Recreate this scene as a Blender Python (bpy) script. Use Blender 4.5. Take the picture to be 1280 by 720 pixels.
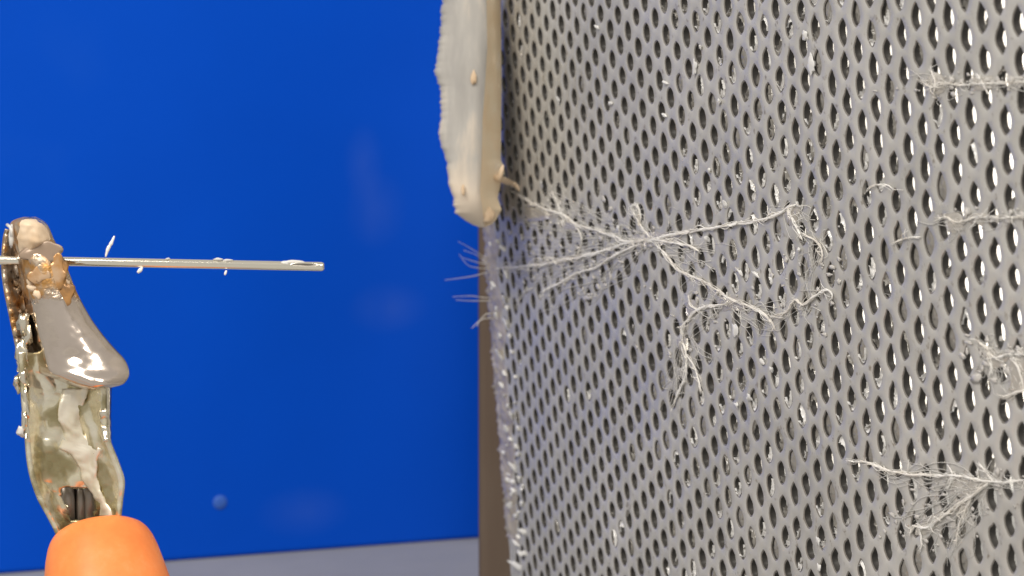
import bpy, bmesh, math, random
import numpy as np
from mathutils import Vector, Matrix, noise as mnoise

for o in list(bpy.data.objects):
    bpy.data.objects.remove(o)
rng = random.Random(7)
S = bpy.context.scene
C = S.collection
MM = 0.001

# ------------------------------------------------------------------ camera
F = 3800.0                      # focal length in photo pixels (1280 wide)
PITCH = math.radians(6.6)
HC = 0.088                      # camera height above the bench
RIGHT = np.array((1.0, 0.0, 0.0))
UP = np.array((0.0, math.sin(PITCH), math.cos(PITCH)))
FWD = np.array((0.0, math.cos(PITCH), -math.sin(PITCH)))
CAM = np.array((0.0, 0.0, HC))
cd = bpy.data.cameras.new('camera')
cam = bpy.data.objects.new('camera', cd)
C.objects.link(cam)
cam.location = CAM
cam.rotation_euler = (math.radians(90) - PITCH, 0, 0)
cd.sensor_width = 36.0
cd.lens = F / 1280 * 36
cd.clip_start = 0.01
cd.clip_end = 20
cd.dof.use_dof = True
cd.dof.focus_distance = 0.268
cd.dof.aperture_fstop = cd.lens / 1.15
S.camera = cam

# ------------------------------------------------------------------ light
w = bpy.data.worlds.new('World')
S.world = w
w.use_nodes = True
w.node_tree.nodes['Background'].inputs[0].default_value = (1.0, 0.96, 0.91, 1)
w.node_tree.nodes['Background'].inputs[1].default_value = 0.50
S.view_settings.view_transform = 'Standard'
S.view_settings.look = 'None'
S.view_settings.exposure = 0.0
S.view_settings.gamma = 1.0


def wpt(v):                     # camera-frame millimetres (right, up, forward) -> world metres
    return CAM + MM * (v[0] * RIGHT + v[1] * UP + v[2] * FWD)


def area(name, pos, target, size, size_y, power, col):
    l = bpy.data.lights.new(name, 'AREA')
    l.shape = 'RECTANGLE'
    l.size = size
    l.size_y = size_y
    l.energy = power
    l.color = col
    o = bpy.data.objects.new(name, l)
    C.objects.link(o)
    p = Vector(wpt(pos))
    o.location = p
    o.rotation_euler = (Vector(wpt(target)) - p).to_track_quat('-Z', 'Y').to_euler()
    return o


area('lamp', (-330, 500, -170), (0, 0, 300), 0.42, 0.24, 4.3, (1.0, 0.95, 0.88))
area('lamp', (200, 500, -260), (0, 0, 300), 0.36, 0.22, 2.9, (1.0, 0.93, 0.85))
bl = area('card_fill', (120, 40, 330), (85, 8, 408), 0.05, 0.05, 0.05, (1.0, 0.95, 0.88))  # unseen fill light, added to whiten the card behind the holes
bl.data.spread = math.radians(56)

# ------------------------------------------------------------------ materials
def mat(name, base=(0.5, 0.5, 0.5), rough=0.5, metal=0.0, spec=0.5, trans=0.0, ior=1.45, sss=0.0, coat=0.0):
    m = bpy.data.materials.new(name)
    m.use_nodes = True
    b = m.node_tree.nodes['Principled BSDF']
    b.inputs['Base Color'].default_value = (*base, 1)
    b.inputs['Roughness'].default_value = rough
    b.inputs['Metallic'].default_value = metal
    b.inputs['Specular IOR Level'].default_value = spec
    b.inputs['Transmission Weight'].default_value = trans
    b.inputs['IOR'].default_value = ior
    b.inputs['Coat Weight'].default_value = coat
    if sss:
        b.inputs['Subsurface Weight'].default_value = sss
        b.inputs['Subsurface Radius'].default_value = (0.001, 0.0009, 0.0007)
    return m


def nz(m, scale, detail=4, rough=0.6, loc=(0, 0, 0), stretch=(1, 1, 1)):
    nt = m.node_tree
    tc = nt.nodes.new('ShaderNodeTexCoord')
    mp = nt.nodes.new('ShaderNodeMapping')
    mp.inputs['Location'].default_value = loc
    mp.inputs['Scale'].default_value = stretch
    n = nt.nodes.new('ShaderNodeTexNoise')
    n.inputs['Scale'].default_value = scale
    n.inputs['Detail'].default_value = detail
    n.inputs['Roughness'].default_value = rough
    nt.links.new(tc.outputs['Object'], mp.inputs['Vector'])
    nt.links.new(mp.outputs[0], n.inputs['Vector'])
    return n.outputs['Fac']


def ramp(m, fac, stops):
    r = m.node_tree.nodes.new('ShaderNodeValToRGB')
    e = r.color_ramp.elements
    while len(e) < len(stops):
        e.new(0.5)
    for k, (p, c) in enumerate(stops):
        e[k].position = p
        e[k].color = (*c, 1) if len(c) == 3 else c
    m.node_tree.links.new(fac, r.inputs[0])
    return r.outputs[0]


def mix(m, fac, a, b):
    n = m.node_tree.nodes.new('ShaderNodeMix')
    n.data_type = 'RGBA'
    m.node_tree.links.new(fac, n.inputs[0])
    for s, v in ((6, a), (7, b)):
        if isinstance(v, tuple):
            n.inputs[s].default_value = (*v, 1)
        else:
            m.node_tree.links.new(v, n.inputs[s])
    return n.outputs[2]


def setin(m, name, sock):
    m.node_tree.links.new(sock, m.node_tree.nodes['Principled BSDF'].inputs[name])


def bump(m, fac, strength, dist):
    n = m.node_tree.nodes.new('ShaderNodeBump')
    n.inputs['Strength'].default_value = strength
    n.inputs['Distance'].default_value = dist
    m.node_tree.links.new(fac, n.inputs['Height'])
    setin(m, 'Normal', n.outputs[0])


# galvanised perforated plate: dull grey with fine dirt
M_plate = mat('galvanised_steel', (0.42, 0.41, 0.40), 0.42, 0.12, 0.5)
big = nz(M_plate, 60, 5)
fine = nz(M_plate, 900, 5, 0.7)
c1 = ramp(M_plate, big, [(0.3, (0.44, 0.43, 0.405)), (0.7, (0.58, 0.565, 0.535))])
spk = ramp(M_plate, fine, [(0.30, (1, 1, 1)), (0.40, (0, 0, 0))])
setin(M_plate, 'Base Color', mix(M_plate, spk, c1, (0.26, 0.23, 0.19)))
bump(M_plate, nz(M_plate, 700, 3), 0.22, 0.0002)
setin(M_plate, 'Roughness', ramp(M_plate, nz(M_plate, 140, 4, loc=(5, 2, 1)), [(0.35, (0.26,) * 3), (0.65, (0.5,) * 3)]))
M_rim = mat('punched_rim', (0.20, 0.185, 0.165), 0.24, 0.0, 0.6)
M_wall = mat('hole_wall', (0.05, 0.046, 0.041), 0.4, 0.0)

# dried polymer
M_poly = mat('dried_polymer', (0.80, 0.78, 0.74), 0.28, 0, 0.6, 0.25)
M_fibre = mat('fibre', (0.82, 0.79, 0.73), 0.4, 0, 0.5, 0.0)
fb = nz(M_fibre, 260, 3)
setin(M_fibre, 'Base Color', ramp(M_fibre, fb, [(0.3, (0.86, 0.81, 0.73)), (0.6, (0.95, 0.93, 0.89))]))
M_hair = mat('fine_hair', (0.90, 0.88, 0.84), 0.35, 0, 0.6, 0.25)
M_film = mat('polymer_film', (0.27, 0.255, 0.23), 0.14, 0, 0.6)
M_skin = mat('dried_skin', (0.66, 0.62, 0.56), 0.22, 0, 0.6, 0.35)
M_flake = mat('polymer_flake', (0.74, 0.71, 0.67), 0.2, 0, 0.6, 0.2)
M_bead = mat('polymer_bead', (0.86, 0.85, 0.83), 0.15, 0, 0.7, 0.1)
M_coat = mat('edge_coating', (0.62, 0.61, 0.60), 0.16, 0, 0.4)
setin(M_coat, 'Base Color', ramp(M_coat, nz(M_coat, 400, 3), [(0.3, (0.30, 0.265, 0.22)), (0.7, (0.52, 0.465, 0.40))]))

# blue panel
M_blue = mat('blue_plastic', (0.0, 0.075, 0.60), 0.42, 0, 0.12)
bn = nz(M_blue, 22, 3)
setin(M_blue, 'Base Color', ramp(M_blue, bn, [(0.35, (0.0, 0.069, 0.55)), (0.62, (0.0, 0.074, 0.585)), (0.80, (0.004, 0.083, 0.585))]))
def reflection_mask(m, centre, rx, rz):  # soft pale spots: gloss reflections painted into the panel's blue
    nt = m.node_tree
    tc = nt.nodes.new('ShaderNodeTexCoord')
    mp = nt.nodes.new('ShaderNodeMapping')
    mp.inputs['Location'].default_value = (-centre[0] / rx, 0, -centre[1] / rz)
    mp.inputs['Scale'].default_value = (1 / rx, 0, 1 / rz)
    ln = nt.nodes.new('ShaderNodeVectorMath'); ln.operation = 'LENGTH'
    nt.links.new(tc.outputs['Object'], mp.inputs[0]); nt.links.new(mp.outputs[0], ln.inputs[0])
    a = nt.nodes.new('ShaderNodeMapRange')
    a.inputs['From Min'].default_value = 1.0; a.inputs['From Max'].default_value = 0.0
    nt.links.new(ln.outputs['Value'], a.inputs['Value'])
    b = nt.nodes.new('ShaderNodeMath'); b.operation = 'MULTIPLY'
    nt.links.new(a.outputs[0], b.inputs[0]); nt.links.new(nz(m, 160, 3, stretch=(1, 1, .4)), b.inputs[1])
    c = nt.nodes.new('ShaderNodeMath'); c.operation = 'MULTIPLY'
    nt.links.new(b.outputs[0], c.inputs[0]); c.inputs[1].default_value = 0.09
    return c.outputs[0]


M_bench = mat('grey_bench', (0.32, 0.33, 0.35), 0.5)
setin(M_bench, 'Base Color', ramp(M_bench, nz(M_bench, 30, 6), [(0.3, (0.27, 0.275, 0.28)), (0.7, (0.35, 0.35, 0.34))]))
M_smudge = mat('smudge', (0.045, 0.13, 0.50), 0.5, 0, 0.2)

M_board = mat('brown_board', (0.12, 0.085, 0.06), 0.65)
setin(M_board, 'Base Color', ramp(M_board, nz(M_board, 120, 5, stretch=(1, 1, 0.15)), [(0.3, (0.085, 0.055, 0.038)), (0.7, (0.12, 0.088, 0.064))]))
M_white = mat('white_card', (0.82, 0.79, 0.73), 0.6)
M_block = mat('grey_block', (0.42, 0.41, 0.40), 0.6)
M_block.node_tree.nodes['Principled BSDF'].inputs['Base Color'].default_value = (0.40, 0.40, 0.39, 1)

M_tape = mat('grey_tape', (0.52, 0.50, 0.47), 0.25, 0, 0.5)
tn = nz(M_tape, 330, 4, stretch=(1, 1, 0.22))
setin(M_tape, 'Base Color', ramp(M_tape, tn, [(0.32, (0.37, 0.355, 0.335)), (0.52, (0.47, 0.45, 0.415)), (0.68, (0.64, 0.57, 0.48))]))
bump(M_tape, tn, 0.12, 0.0004)
TAPE_COL = M_tape.node_tree.nodes['Principled BSDF'].inputs['Base Color'].links[0].from_socket
M_cream = mat('cream_edge', (0.78, 0.60, 0.40), 0.5)
cn = nz(M_cream, 240, 4)
setin(M_cream, 'Base Color', ramp(M_cream, cn, [(0.3, (0.86, 0.66, 0.42)), (0.62, (0.90, 0.76, 0.55)), (0.8, (0.90, 0.82, 0.70))]))
M_glue = mat('cream_glue', (0.80, 0.68, 0.54), 0.4, 0, 0.35)
setin(M_glue, 'Base Color', ramp(M_glue, nz(M_glue, 330, 4), [(0.3, (0.62, 0.44, 0.27)), (0.6, (0.80, 0.63, 0.45))]))

M_crust = mat('brown_crust', (0.45, 0.27, 0.13), 0.28, 0.35)
setin(M_crust, 'Base Color', ramp(M_crust, nz(M_crust, 420, 4), [(.35, (.24, .14, .07)), (.5, (.48, .25, .09)), (.68, (.58, .40, .25))]))
M_taupe = mat('taupe_crust', (0.34, 0.25, 0.18), 0.35, 0.2)
# clip
M_jaw = mat('tarnished_nickel', (0.55, 0.48, 0.42), 0.22, 1.0)
M_rusty = mat('rusty_nickel', (0.5, 0.35, 0.2), 0.35, 0.8)
rn = nz(M_rusty, 420, 5, 0.65)
setin(M_rusty, 'Base Color', ramp(M_rusty, rn, [(0.28, (0.20, 0.12, 0.07)), (0.42, (0.52, 0.28, 0.10)), (0.55, (0.50, 0.40, 0.30)), (0.7, (0.62, 0.52, 0.42))]))
bump(M_rusty, rn, 0.6, 0.0004)
M_trough = mat('pearly_nickel', (0.62, 0.57, 0.44), 0.24, 0.8)
tr = nz(M_trough, 260, 3, 0.5)
setin(M_trough, 'Base Color', ramp(M_trough, tr, [(0.40, (0.40, 0.345, 0.19)), (0.47, (0.58, 0.52, 0.34)), (0.50, (0.84, 0.78, 0.58)), (0.66, (0.92, 0.87, 0.72))]))
bump(M_trough, nz(M_trough, 350, 2), 0.25, 0.0005)
M_bright = mat('bright_nickel', (0.86, 0.80, 0.66), 0.15, 1.0)
M_steel = mat('needle_steel', (0.98, 0.93, 0.79), 0.10, 1.0)
M_dark = mat('dark_inside', (0.04, 0.03, 0.025), 0.6)
M_orange = mat('orange_rubber', (0.92, 0.27, 0.07), 0.42, 0, 0.4, sss=0.15)
setin(M_orange, 'Base Color', ramp(M_orange, nz(M_orange, 300, 6, .7), [(.3, (.84, .225, .055)), (.55, (.92, .27, .07)), (.75, (.94, .33, .12))]))
bump(M_orange, nz(M_orange, 1400, 3), .12, .0001)
M_wire = mat('wire_strands', (0.30, 0.26, 0.22), 0.35, 0.8)


# ------------------------------------------------------------------ helpers
def at(px, py, Z):
    return np.array(((px - 640) / F * Z, (360 - py) / F * Z, Z))


def tag(o, label=None, cat=None, group=None, kind=None):
    if label: o['label'] = label
    if cat: o['category'] = cat
    if group: o['group'] = group
    if kind: o['kind'] = kind
    return o


def empty(name, p, label, cat, group=None):
    o = bpy.data.objects.new(name, None)
    C.objects.link(o)
    o.location = p
    o.empty_display_size = 0.005
    return tag(o, label, cat, group)


def origin(o):
    p = Vector((0, 0, 0))
    while o is not None:
        p = p + o.location
        o = o.parent
    return p


def build(name, vs, fs, m, parent=None, smooth=True, sub=0, solid=0.0, fmat=None, cam_frame=True, offset=-1):
    vw = [wpt(v) for v in vs] if cam_frame else [np.array(v) for v in vs]
    o0 = origin(parent) if parent else Vector(np.mean(vw, axis=0))
    me = bpy.data.meshes.new(name)
    me.from_pydata([tuple(v - np.array(o0)) for v in vw], [], fs)
    for k in (m if isinstance(m, (list, tuple)) else [m]):
        me.materials.append(k)
    if fmat is not None:
        me.polygons.foreach_set('material_index', fmat)
    if smooth:
        me.polygons.foreach_set('use_smooth', [True] * len(me.polygons))
    me.validate()
    me.update()
    bm = bmesh.new()
    bm.from_mesh(me)
    bmesh.ops.recalc_face_normals(bm, faces=bm.faces)
    bm.to_mesh(me)
    bm.free()
    o = bpy.data.objects.new(name, me)
    C.objects.link(o)
    if parent:
        o.parent = parent
    else:
        o.location = o0
    if solid:
        md = o.modifiers.new('thickness', 'SOLIDIFY')
        md.thickness = solid
        md.offset = offset
    if sub:
        md = o.modifiers.new('smooth', 'SUBSURF')
        md.levels = md.render_levels = sub
    return o


def box_cam(x0, x1, y0, y1, z0, z1):
    vs = [np.array((x, y, z)) for x in (x0, x1) for y in (y0, y1) for z in (z0, z1)]
    fs = [(0, 1, 3, 2), (4, 6, 7, 5), (0, 4, 5, 1), (2, 3, 7, 6), (0, 2, 6, 4), (1, 5, 7, 3)]
    return vs, fs


def bevel(o, wd, seg=2):
    md = o.modifiers.new('bevel', 'BEVEL')
    md.width = wd
    md.segments = seg
    return o


def wbox(name, x0, x1, y0, y1, z0, z1, m, yaw=0, pivot=(0, 0), parent=None, bev=0.0):
    c, s = math.cos(yaw), math.sin(yaw)
    vs, fs = box_cam(x0, x1, y0, y1, z0, z1)
    vs = [np.array((pivot[0] + v[0] * c - v[1] * s, pivot[1] + v[0] * s + v[1] * c, v[2])) for v in vs]
    o = build(name, vs, fs, m, parent, smooth=False, cam_frame=False)
    if bev: bevel(o, bev)
    return o


def tube(pts, rad, seg=8, flat=None, cap=True):
    """verts, faces of a tube through camera-frame points"""
    pts = [np.array(p, float) for p in pts]
    n = len(pts)
    vs, fs = [], []
    prev = None
    for i in range(n):
        t = pts[min(i + 1, n - 1)] - pts[max(i - 1, 0)]
        t = t / (np.linalg.norm(t) + 1e-9)
        if prev is None:
            a = np.array((0, 0, 1.0)) if abs(t[2]) < 0.9 else np.array((0, 1.0, 0))
            u = np.cross(t, a)
        else:
            u = prev - t * np.dot(prev, t)
        u /= np.linalg.norm(u) + 1e-9
        prev = u
        v = np.cross(t, u)
        r = rad[i] if hasattr(rad, '__len__') else rad
        for k in range(seg):
            th = 2 * math.pi * k / seg
            vs.append(pts[i] + r * (math.cos(th) * u + math.sin(th) * v))
    for i in range(n - 1):
        for k in range(seg):
            a, b = i * seg + k, i * seg + (k + 1) % seg
            fs.append((a, b, b + seg, a + seg))
    if cap:
        fs.append(tuple(range(seg))[::-1])
        fs.append(tuple((n - 1) * seg + k for k in range(seg)))
    return vs, fs


def join(parts):
    V, Fc = [], []
    for vs, fs in parts:
        o = len(V)
        V += list(vs)
        Fc += [tuple(i + o for i in f) for f in fs]
    return V, Fc


def smooth_path(pts, step):
    """Catmull-Rom through 2-D/3-D points, resampled"""
    P = [np.array(p, float) for p in pts]
    P = [2 * P[0] - P[1]] + P + [2 * P[-1] - P[-2]]
    out = []
    for i in range(1, len(P) - 2):
        n = max(2, int(np.linalg.norm(P[i + 1] - P[i]) / step))
        for k in range(n):
            t = k / n
            p0, p1, p2, p3 = P[i - 1:i + 3]
            out.append(0.5 * ((2 * p1) + (-p0 + p2) * t + (2 * p0 - 5 * p1 + 4 * p2 - p3) * t * t + (-p0 + 3 * p1 - 3 * p2 + p3) * t ** 3))
    out.append(P[-2])
    return out


def blob(center, r, seg=10, rings=6, jit=0.15, seed=0, axes=None):
    """lumpy ellipsoid; r = (rx, ry, rz) along axes (camera frame by default)"""
    rr = random.Random(seed)
    A = axes if axes is not None else np.eye(3)
    vs, fs = [], []
    off = Vector((rr.random() * 50, rr.random() * 50, rr.random() * 50))
    for i in range(rings + 1):
        ph = math.pi * i / rings
        for k in range(seg if 0 < i < rings else 1):
            th = 2 * math.pi * k / seg
            d = np.array((math.sin(ph) * math.cos(th), math.cos(ph), math.sin(ph) * math.sin(th)))
            s = 1 + jit * 2 * mnoise.noise(Vector(d) * 1.4 + off)
            l = d * np.array(r) * s
            vs.append(np.array(center) + l[0] * A[0] + l[1] * A[1] + l[2] * A[2])
    def idx(i, k):
        if i == 0: return 0
        if i == rings: return 1 + (rings - 1) * seg
        return 1 + (i - 1) * seg + k % seg
    for i in range(rings):
        for k in range(seg):
            q = [idx(i, k), idx(i, k + 1), idx(i + 1, k + 1), idx(i + 1, k)]
            q2 = []
            for a in q:
                if a not in q2: q2.append(a)
            fs.append(tuple(q2))
    return vs, fs


# ------------------------------------------------------------------ the sheet's surface
P = 3.0                                            # hole pitch, mm
T0 = np.array((-0.353, 0.116, 1.0)); T0 /= np.linalg.norm(T0)     # along the rows, towards the far left edge
V0 = np.array((-0.078, 1.0, -0.142)); V0 -= T0 * V0.dot(T0); V0 /= np.linalg.norm(V0)
N0 = np.cross(T0, V0)
if N0[2] > 0: N0 = -N0                             # towards the viewer
P0 = at(960, 360, F * P / 41.9)
RC = 1244.0


def surf(a, b, lift=0.0):
    th = a / RC
    p = P0 - T0 * RC * math.sin(th) - N0 * RC * (1 - math.cos(th)) + V0 * b
    if lift:
        p = p + lift * (N0 * math.cos(th) - T0 * math.sin(th))
    return p


def proj(v):
    return np.array((640 + F * v[0] / v[2], 360 - F * v[1] / v[2]))


def inv(px, py):
    a = b = 0.0
    t = np.array((px, py), float)
    for _ in range(12):
        p = proj(surf(a, b))
        J = np.stack(((proj(surf(a + .1, b)) - p) / .1, (proj(surf(a, b + .1)) - p) / .1), axis=1)
        d = np.linalg.solve(J, t - p)
        a += d[0]; b += d[1]
    return a, b


def on(px, py, lift=0.0):
    return surf(*inv(px, py), lift)


A_LEFT = inv(614, 400)[0]
A_RIGHT = inv(1400, 360)[0]
A_PH, B_PH = inv(1207.5, 48)


def edge_wobble(b):
    return 0.55 * mnoise.noise(Vector((b * 0.35, 3.1, 0))) + 0.3 * mnoise.noise(Vector((b * 1.1, 7.1, 0)))


# ------------------------------------------------------------------ setting
wb = wbox('bench', -0.6, 0.6, -0.25, 1.0, -0.03, 0.0, M_bench)
tag(wb, 'grey bench top below the blue panel', None, None, 'structure')
# blue panel: stands on the bench, turned 18 degrees
YAW = math.radians(21)
ray = FWD + UP * (-(688 - 360) / F) + RIGHT * ((400 - 640) / F)
tt = -HC / ray[2]
pv = CAM + ray * tt
bp = empty('blue_panel', (pv[0], pv[1], 0), 'plain bright blue panel standing behind the needle and the perforated sheet', 'panel')
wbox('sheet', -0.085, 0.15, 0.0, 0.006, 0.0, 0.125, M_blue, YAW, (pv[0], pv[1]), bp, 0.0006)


def on_panel(px, py):
    n = np.array((math.sin(YAW), -math.cos(YAW), 0))
    d = FWD + UP * ((360 - py) / F) + RIGHT * ((px - 640) / F)
    t = (pv - CAM).dot(n) / d.dot(n)
    return CAM + d * t - 0.0
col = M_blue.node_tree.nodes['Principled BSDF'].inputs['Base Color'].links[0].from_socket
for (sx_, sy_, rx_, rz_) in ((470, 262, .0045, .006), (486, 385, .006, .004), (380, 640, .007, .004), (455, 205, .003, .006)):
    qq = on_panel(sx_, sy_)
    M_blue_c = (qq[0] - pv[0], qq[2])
    col = mix(M_blue, reflection_mask(M_blue, M_blue_c, rx_, rz_), col, (0.30, 0.40, 0.62))
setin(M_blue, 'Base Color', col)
q = on_panel(275, 628)
ax = np.array((math.cos(YAW), math.sin(YAW), 0))
vs, fs = [], []
nn = np.array((math.sin(YAW), -math.cos(YAW), 0))
for i in range(5):
    r_ = 0.00105 * math.cos(i / 4 * math.pi / 2)
    for k in range(16):
        th = 2 * math.pi * k / 16
        vs.append(q + ax * r_ * math.cos(th) + np.array((0, 0, 1.0)) * r_ * math.sin(th) + nn * 0.0003 * math.sin(i / 4 * math.pi / 2))
for i in range(4):
    for k in range(16):
        fs.append((i * 16 + k, i * 16 + (k + 1) % 16, (i + 1) * 16 + (k + 1) % 16, (i + 1) * 16 + k))
build('dried_drop', vs, fs, M_smudge, bp, cam_frame=False)

# things behind the plate, glimpsed past its edge and through its holes
def stand_box(name, px0, px1, Z, depth, py_top, m, label, cat, z_bottom=0.0, bev=0.0008):
    """upright box on the bench whose front face spans px0..px1 at distance Z"""
    x0, x1 = (px0 - 640) / F * Z * MM, (px1 - 640) / F * Z * MM
    y = wpt(at(640, 500, Z))[1]
    z1 = wpt(at(640, py_top, Z))[2]
    o = wbox(name, x0, x1, y, y + depth * MM, z_bottom + 0.0005, z1, m, bev=bev)
    return tag(o, label, cat)


stand_box('wooden_board', 598, 905, 372, 8, -250, M_board, 'dark brown wooden board standing behind the left edge of the perforated sheet', 'board')
stand_box('white_card', 880, 1700, 408, 3, -250, M_white, 'upright white card glimpsed through the holes of the perforated sheet', 'card')
stand_box('grey_block', 890, 1560, 385, 14, 610, M_block, 'low grey block in front of the white card, behind the perforated sheet', 'block')

# ------------------------------------------------------------------ perforated plate
plate_root = empty('perforated_sheet', wpt(surf(0, -38)), 'grey metal sheet punched with rows of small holes', 'metal sheet')
SEG = 24
TH = 0.64
COLW = P * math.sqrt(3) / 2
V, Fc, FM = [], [], []
key = {}
films = []
holes = []


def vert(a, b, d):
    k = (round(a, 3), round(b, 3), round(d, 3))
    if k not in key:
        key[k] = len(V)
        V.append(surf(a, b, -d))
    return key[k]


def hexr(th):
    # hexagon with corners at 0, 60, ... degrees
    t = (th + 1e-9) % (math.pi / 3) - math.pi / 6
    return (P / math.sqrt(3)) * math.cos(math.pi / 6) / math.cos(t)


i0 = int((A_LEFT - A_PH) / COLW) - 2
i1 = int((A_RIGHT - A_PH) / COLW) + 1
B_LO, B_HI = -46.0, 46.0
for i in range(i0, i1 + 1):
    ca = A_PH + i * COLW
    j0, j1 = int((B_LO - B_PH) / P) - 1, int((B_HI - B_PH) / P) + 1
    for j in range(j0, j1 + 1):
        cb = B_PH + j * P + (P / 2 if i % 2 else 0)
        if wpt(surf(ca, cb))[2] < 0.0035:
            continue
        el = A_LEFT + edge_wobble(cb)
        if ca + P / math.sqrt(3) < el:
            continue
        ppx = proj(surf(ca, cb))
        hr = random.Random(i * 1000 + j)
        frac = min(1, max(0, (ppx[0] - 800) / 300))
        r0 = 0.85 + 0.02 * frac + hr.uniform(-.07, .06)
        sk = hr.uniform(-.10, .10) * (0.3 + frac)
        ph3 = hr.uniform(0, 6.28)
        lob = hr.uniform(.01, .07) * (0.4 + 0.6 * frac)
        tip = (0.05 + 0.40 * frac) * hr.uniform(0.4, 1.15)
        tipd = (0.05 + 0.17 * frac) * hr.uniform(0.2, 1.1)
        tw, tw2 = hr.uniform(-.2, .2), hr.uniform(-.2, .2)
        sq = hr.uniform(-.05, .05)
        nohole = (ca - P * 0.33 < el + 0.8)
        rowv = [[], [], [], [], []]
        for k in range(SEG):
            th = 2 * math.pi * k / SEG
            r = r0 * (1 + sq * math.cos(2 * th)) + tip * math.exp(-((th - math.pi / 2 - tw) / 0.30) ** 2) + tipd * math.exp(-((th - 3 * math.pi / 2 - tw2) / 0.36) ** 2)
            r *= 1 + hr.uniform(-.03, .03) + lob * math.cos(3 * th + ph3) + sk * math.sin(th)
            rh = hexr(th)
            r = min(r, 0.93 * rh)
            for q_, (rad_, d) in enumerate(((rh, 0.0), (min(r + 0.13, 0.97 * rh), 0.0), (r, 0.07), (r * 0.98, TH), (rh, TH))):
                fx = 1.0 if q_ in (0, 4) else 0.98 - 0.14 * frac
                aa, bb = ca + rad_ * fx * math.cos(th), cb + rad_ * math.sin(th)
                aa = max(aa, A_LEFT + edge_wobble(bb))
                rowv[q_].append(vert(aa, bb, d))
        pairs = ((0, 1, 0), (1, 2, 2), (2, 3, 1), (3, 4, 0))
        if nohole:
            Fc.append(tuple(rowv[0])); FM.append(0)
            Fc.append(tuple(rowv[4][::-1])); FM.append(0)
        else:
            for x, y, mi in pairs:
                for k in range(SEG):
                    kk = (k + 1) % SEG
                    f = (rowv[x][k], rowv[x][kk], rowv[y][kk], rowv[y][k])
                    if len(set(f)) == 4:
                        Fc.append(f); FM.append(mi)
            if -60 < ppx[0] < 1340 and -60 < ppx[1] < 780:
                holes.append((ca, cb, r0, ppx[0], ppx[1], tip, tipd))
good, gm = [], []
for f, mi in zip(Fc, FM):
    g = []
    for a_ in f:
        if a_ not in g: g.append(a_)
    if len(g) >= 3:
        good.append(g); gm.append(mi)
# rim wall along the left edge
plate = bpy.data.meshes.new('plate')
o0 = np.array(plate_root.location)
plate.from_pydata([tuple(wpt(v) - o0) for v in V], [], good)
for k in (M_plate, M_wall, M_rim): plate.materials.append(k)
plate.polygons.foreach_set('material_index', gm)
plate.polygons.foreach_set('use_smooth', [True] * len(plate.polygons))
plate.validate(); plate.update()
po = bpy.data.objects.new('plate', plate)
C.objects.link(po); po.parent = plate_root
md = po.modifiers.new('rims', 'EDGE_SPLIT'); md.split_angle = math.radians(50)

# films of dried polymer that close some of the holes
def film_patch(h, kind, seed):
    ca, cb, r0, x, y, tip, tipd = h
    fr = random.Random(seed)
    d = fr.uniform(0.14, 0.40) if kind == 'full' else fr.uniform(0.02, 0.2)
    n = 16
    def outline(th):
        return r0 * 1.03 + tip * math.exp(-((th - math.pi / 2) / 0.36) ** 2) + tipd * math.exp(-((th + math.pi / 2) / 0.36) ** 2)
    if kind == 'full':
        vs = []
        for rr_, up in ((1.0, 0.0), (0.7, 0.04), (0.35, 0.08)):
            for k in range(n):
                th = 2 * math.pi * k / n
                th = th if th <= math.pi else th - 2 * math.pi
                q_ = outline(th) * rr_
                vs.append(surf(ca + .8 * q_ * math.cos(th), cb + q_ * math.sin(th), -d + up * fr.uniform(-.6, 2.6)))
        vs.append(surf(ca, cb, -d + 0.08))
        fs = [(i_ * n + k, i_ * n + (k + 1) % n, (i_ + 1) * n + (k + 1) % n, (i_ + 1) * n + k) for i_ in range(2) for k in range(n)]
        fs += [(2 * n + k, 2 * n + (k + 1) % n, 3 * n) for k in range(n)]
        return vs, fs
    # a ragged film spanning an arc of the rim and reaching part of the way in
    c0 = {'low': fr.uniform(-1.5, -.5), 'up': fr.uniform(.6, 2.4), 'side': fr.uniform(-.5, .5)}[kind]
    half = fr.uniform(.7, 1.7)
    reach = fr.uniform(.35, 1.15)
    nk, nr = 15, 5
    vs = []
    for k in range(nk):
        u = k / (nk - 1) * 2 - 1
        th = c0 + half * u
        th = (th + math.pi) % (2 * math.pi) - math.pi
        ro_ = outline(th)
        ri_ = ro_ * (1 - reach * (1 - abs(u) ** 1.8) * (0.75 + .5 * mnoise.noise(Vector((u * 2.2, seed * .31, 0)))))
        for q_ in range(nr):
            t = q_ / (nr - 1)
            r = ro_ + (ri_ - ro_) * t
            vs.append(surf(ca + .8 * r * math.cos(th), cb + r * math.sin(th), -d - 0.14 * math.sin(math.pi * t) + .16 * t * t * fr.uniform(.6, 1.2)))
    fs = [(k * nr + q_, k * nr + q_ + 1, (k + 1) * nr + q_ + 1, (k + 1) * nr + q_) for k in range(nk - 1) for q_ in range(nr - 1)]
    return vs, fs


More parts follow.
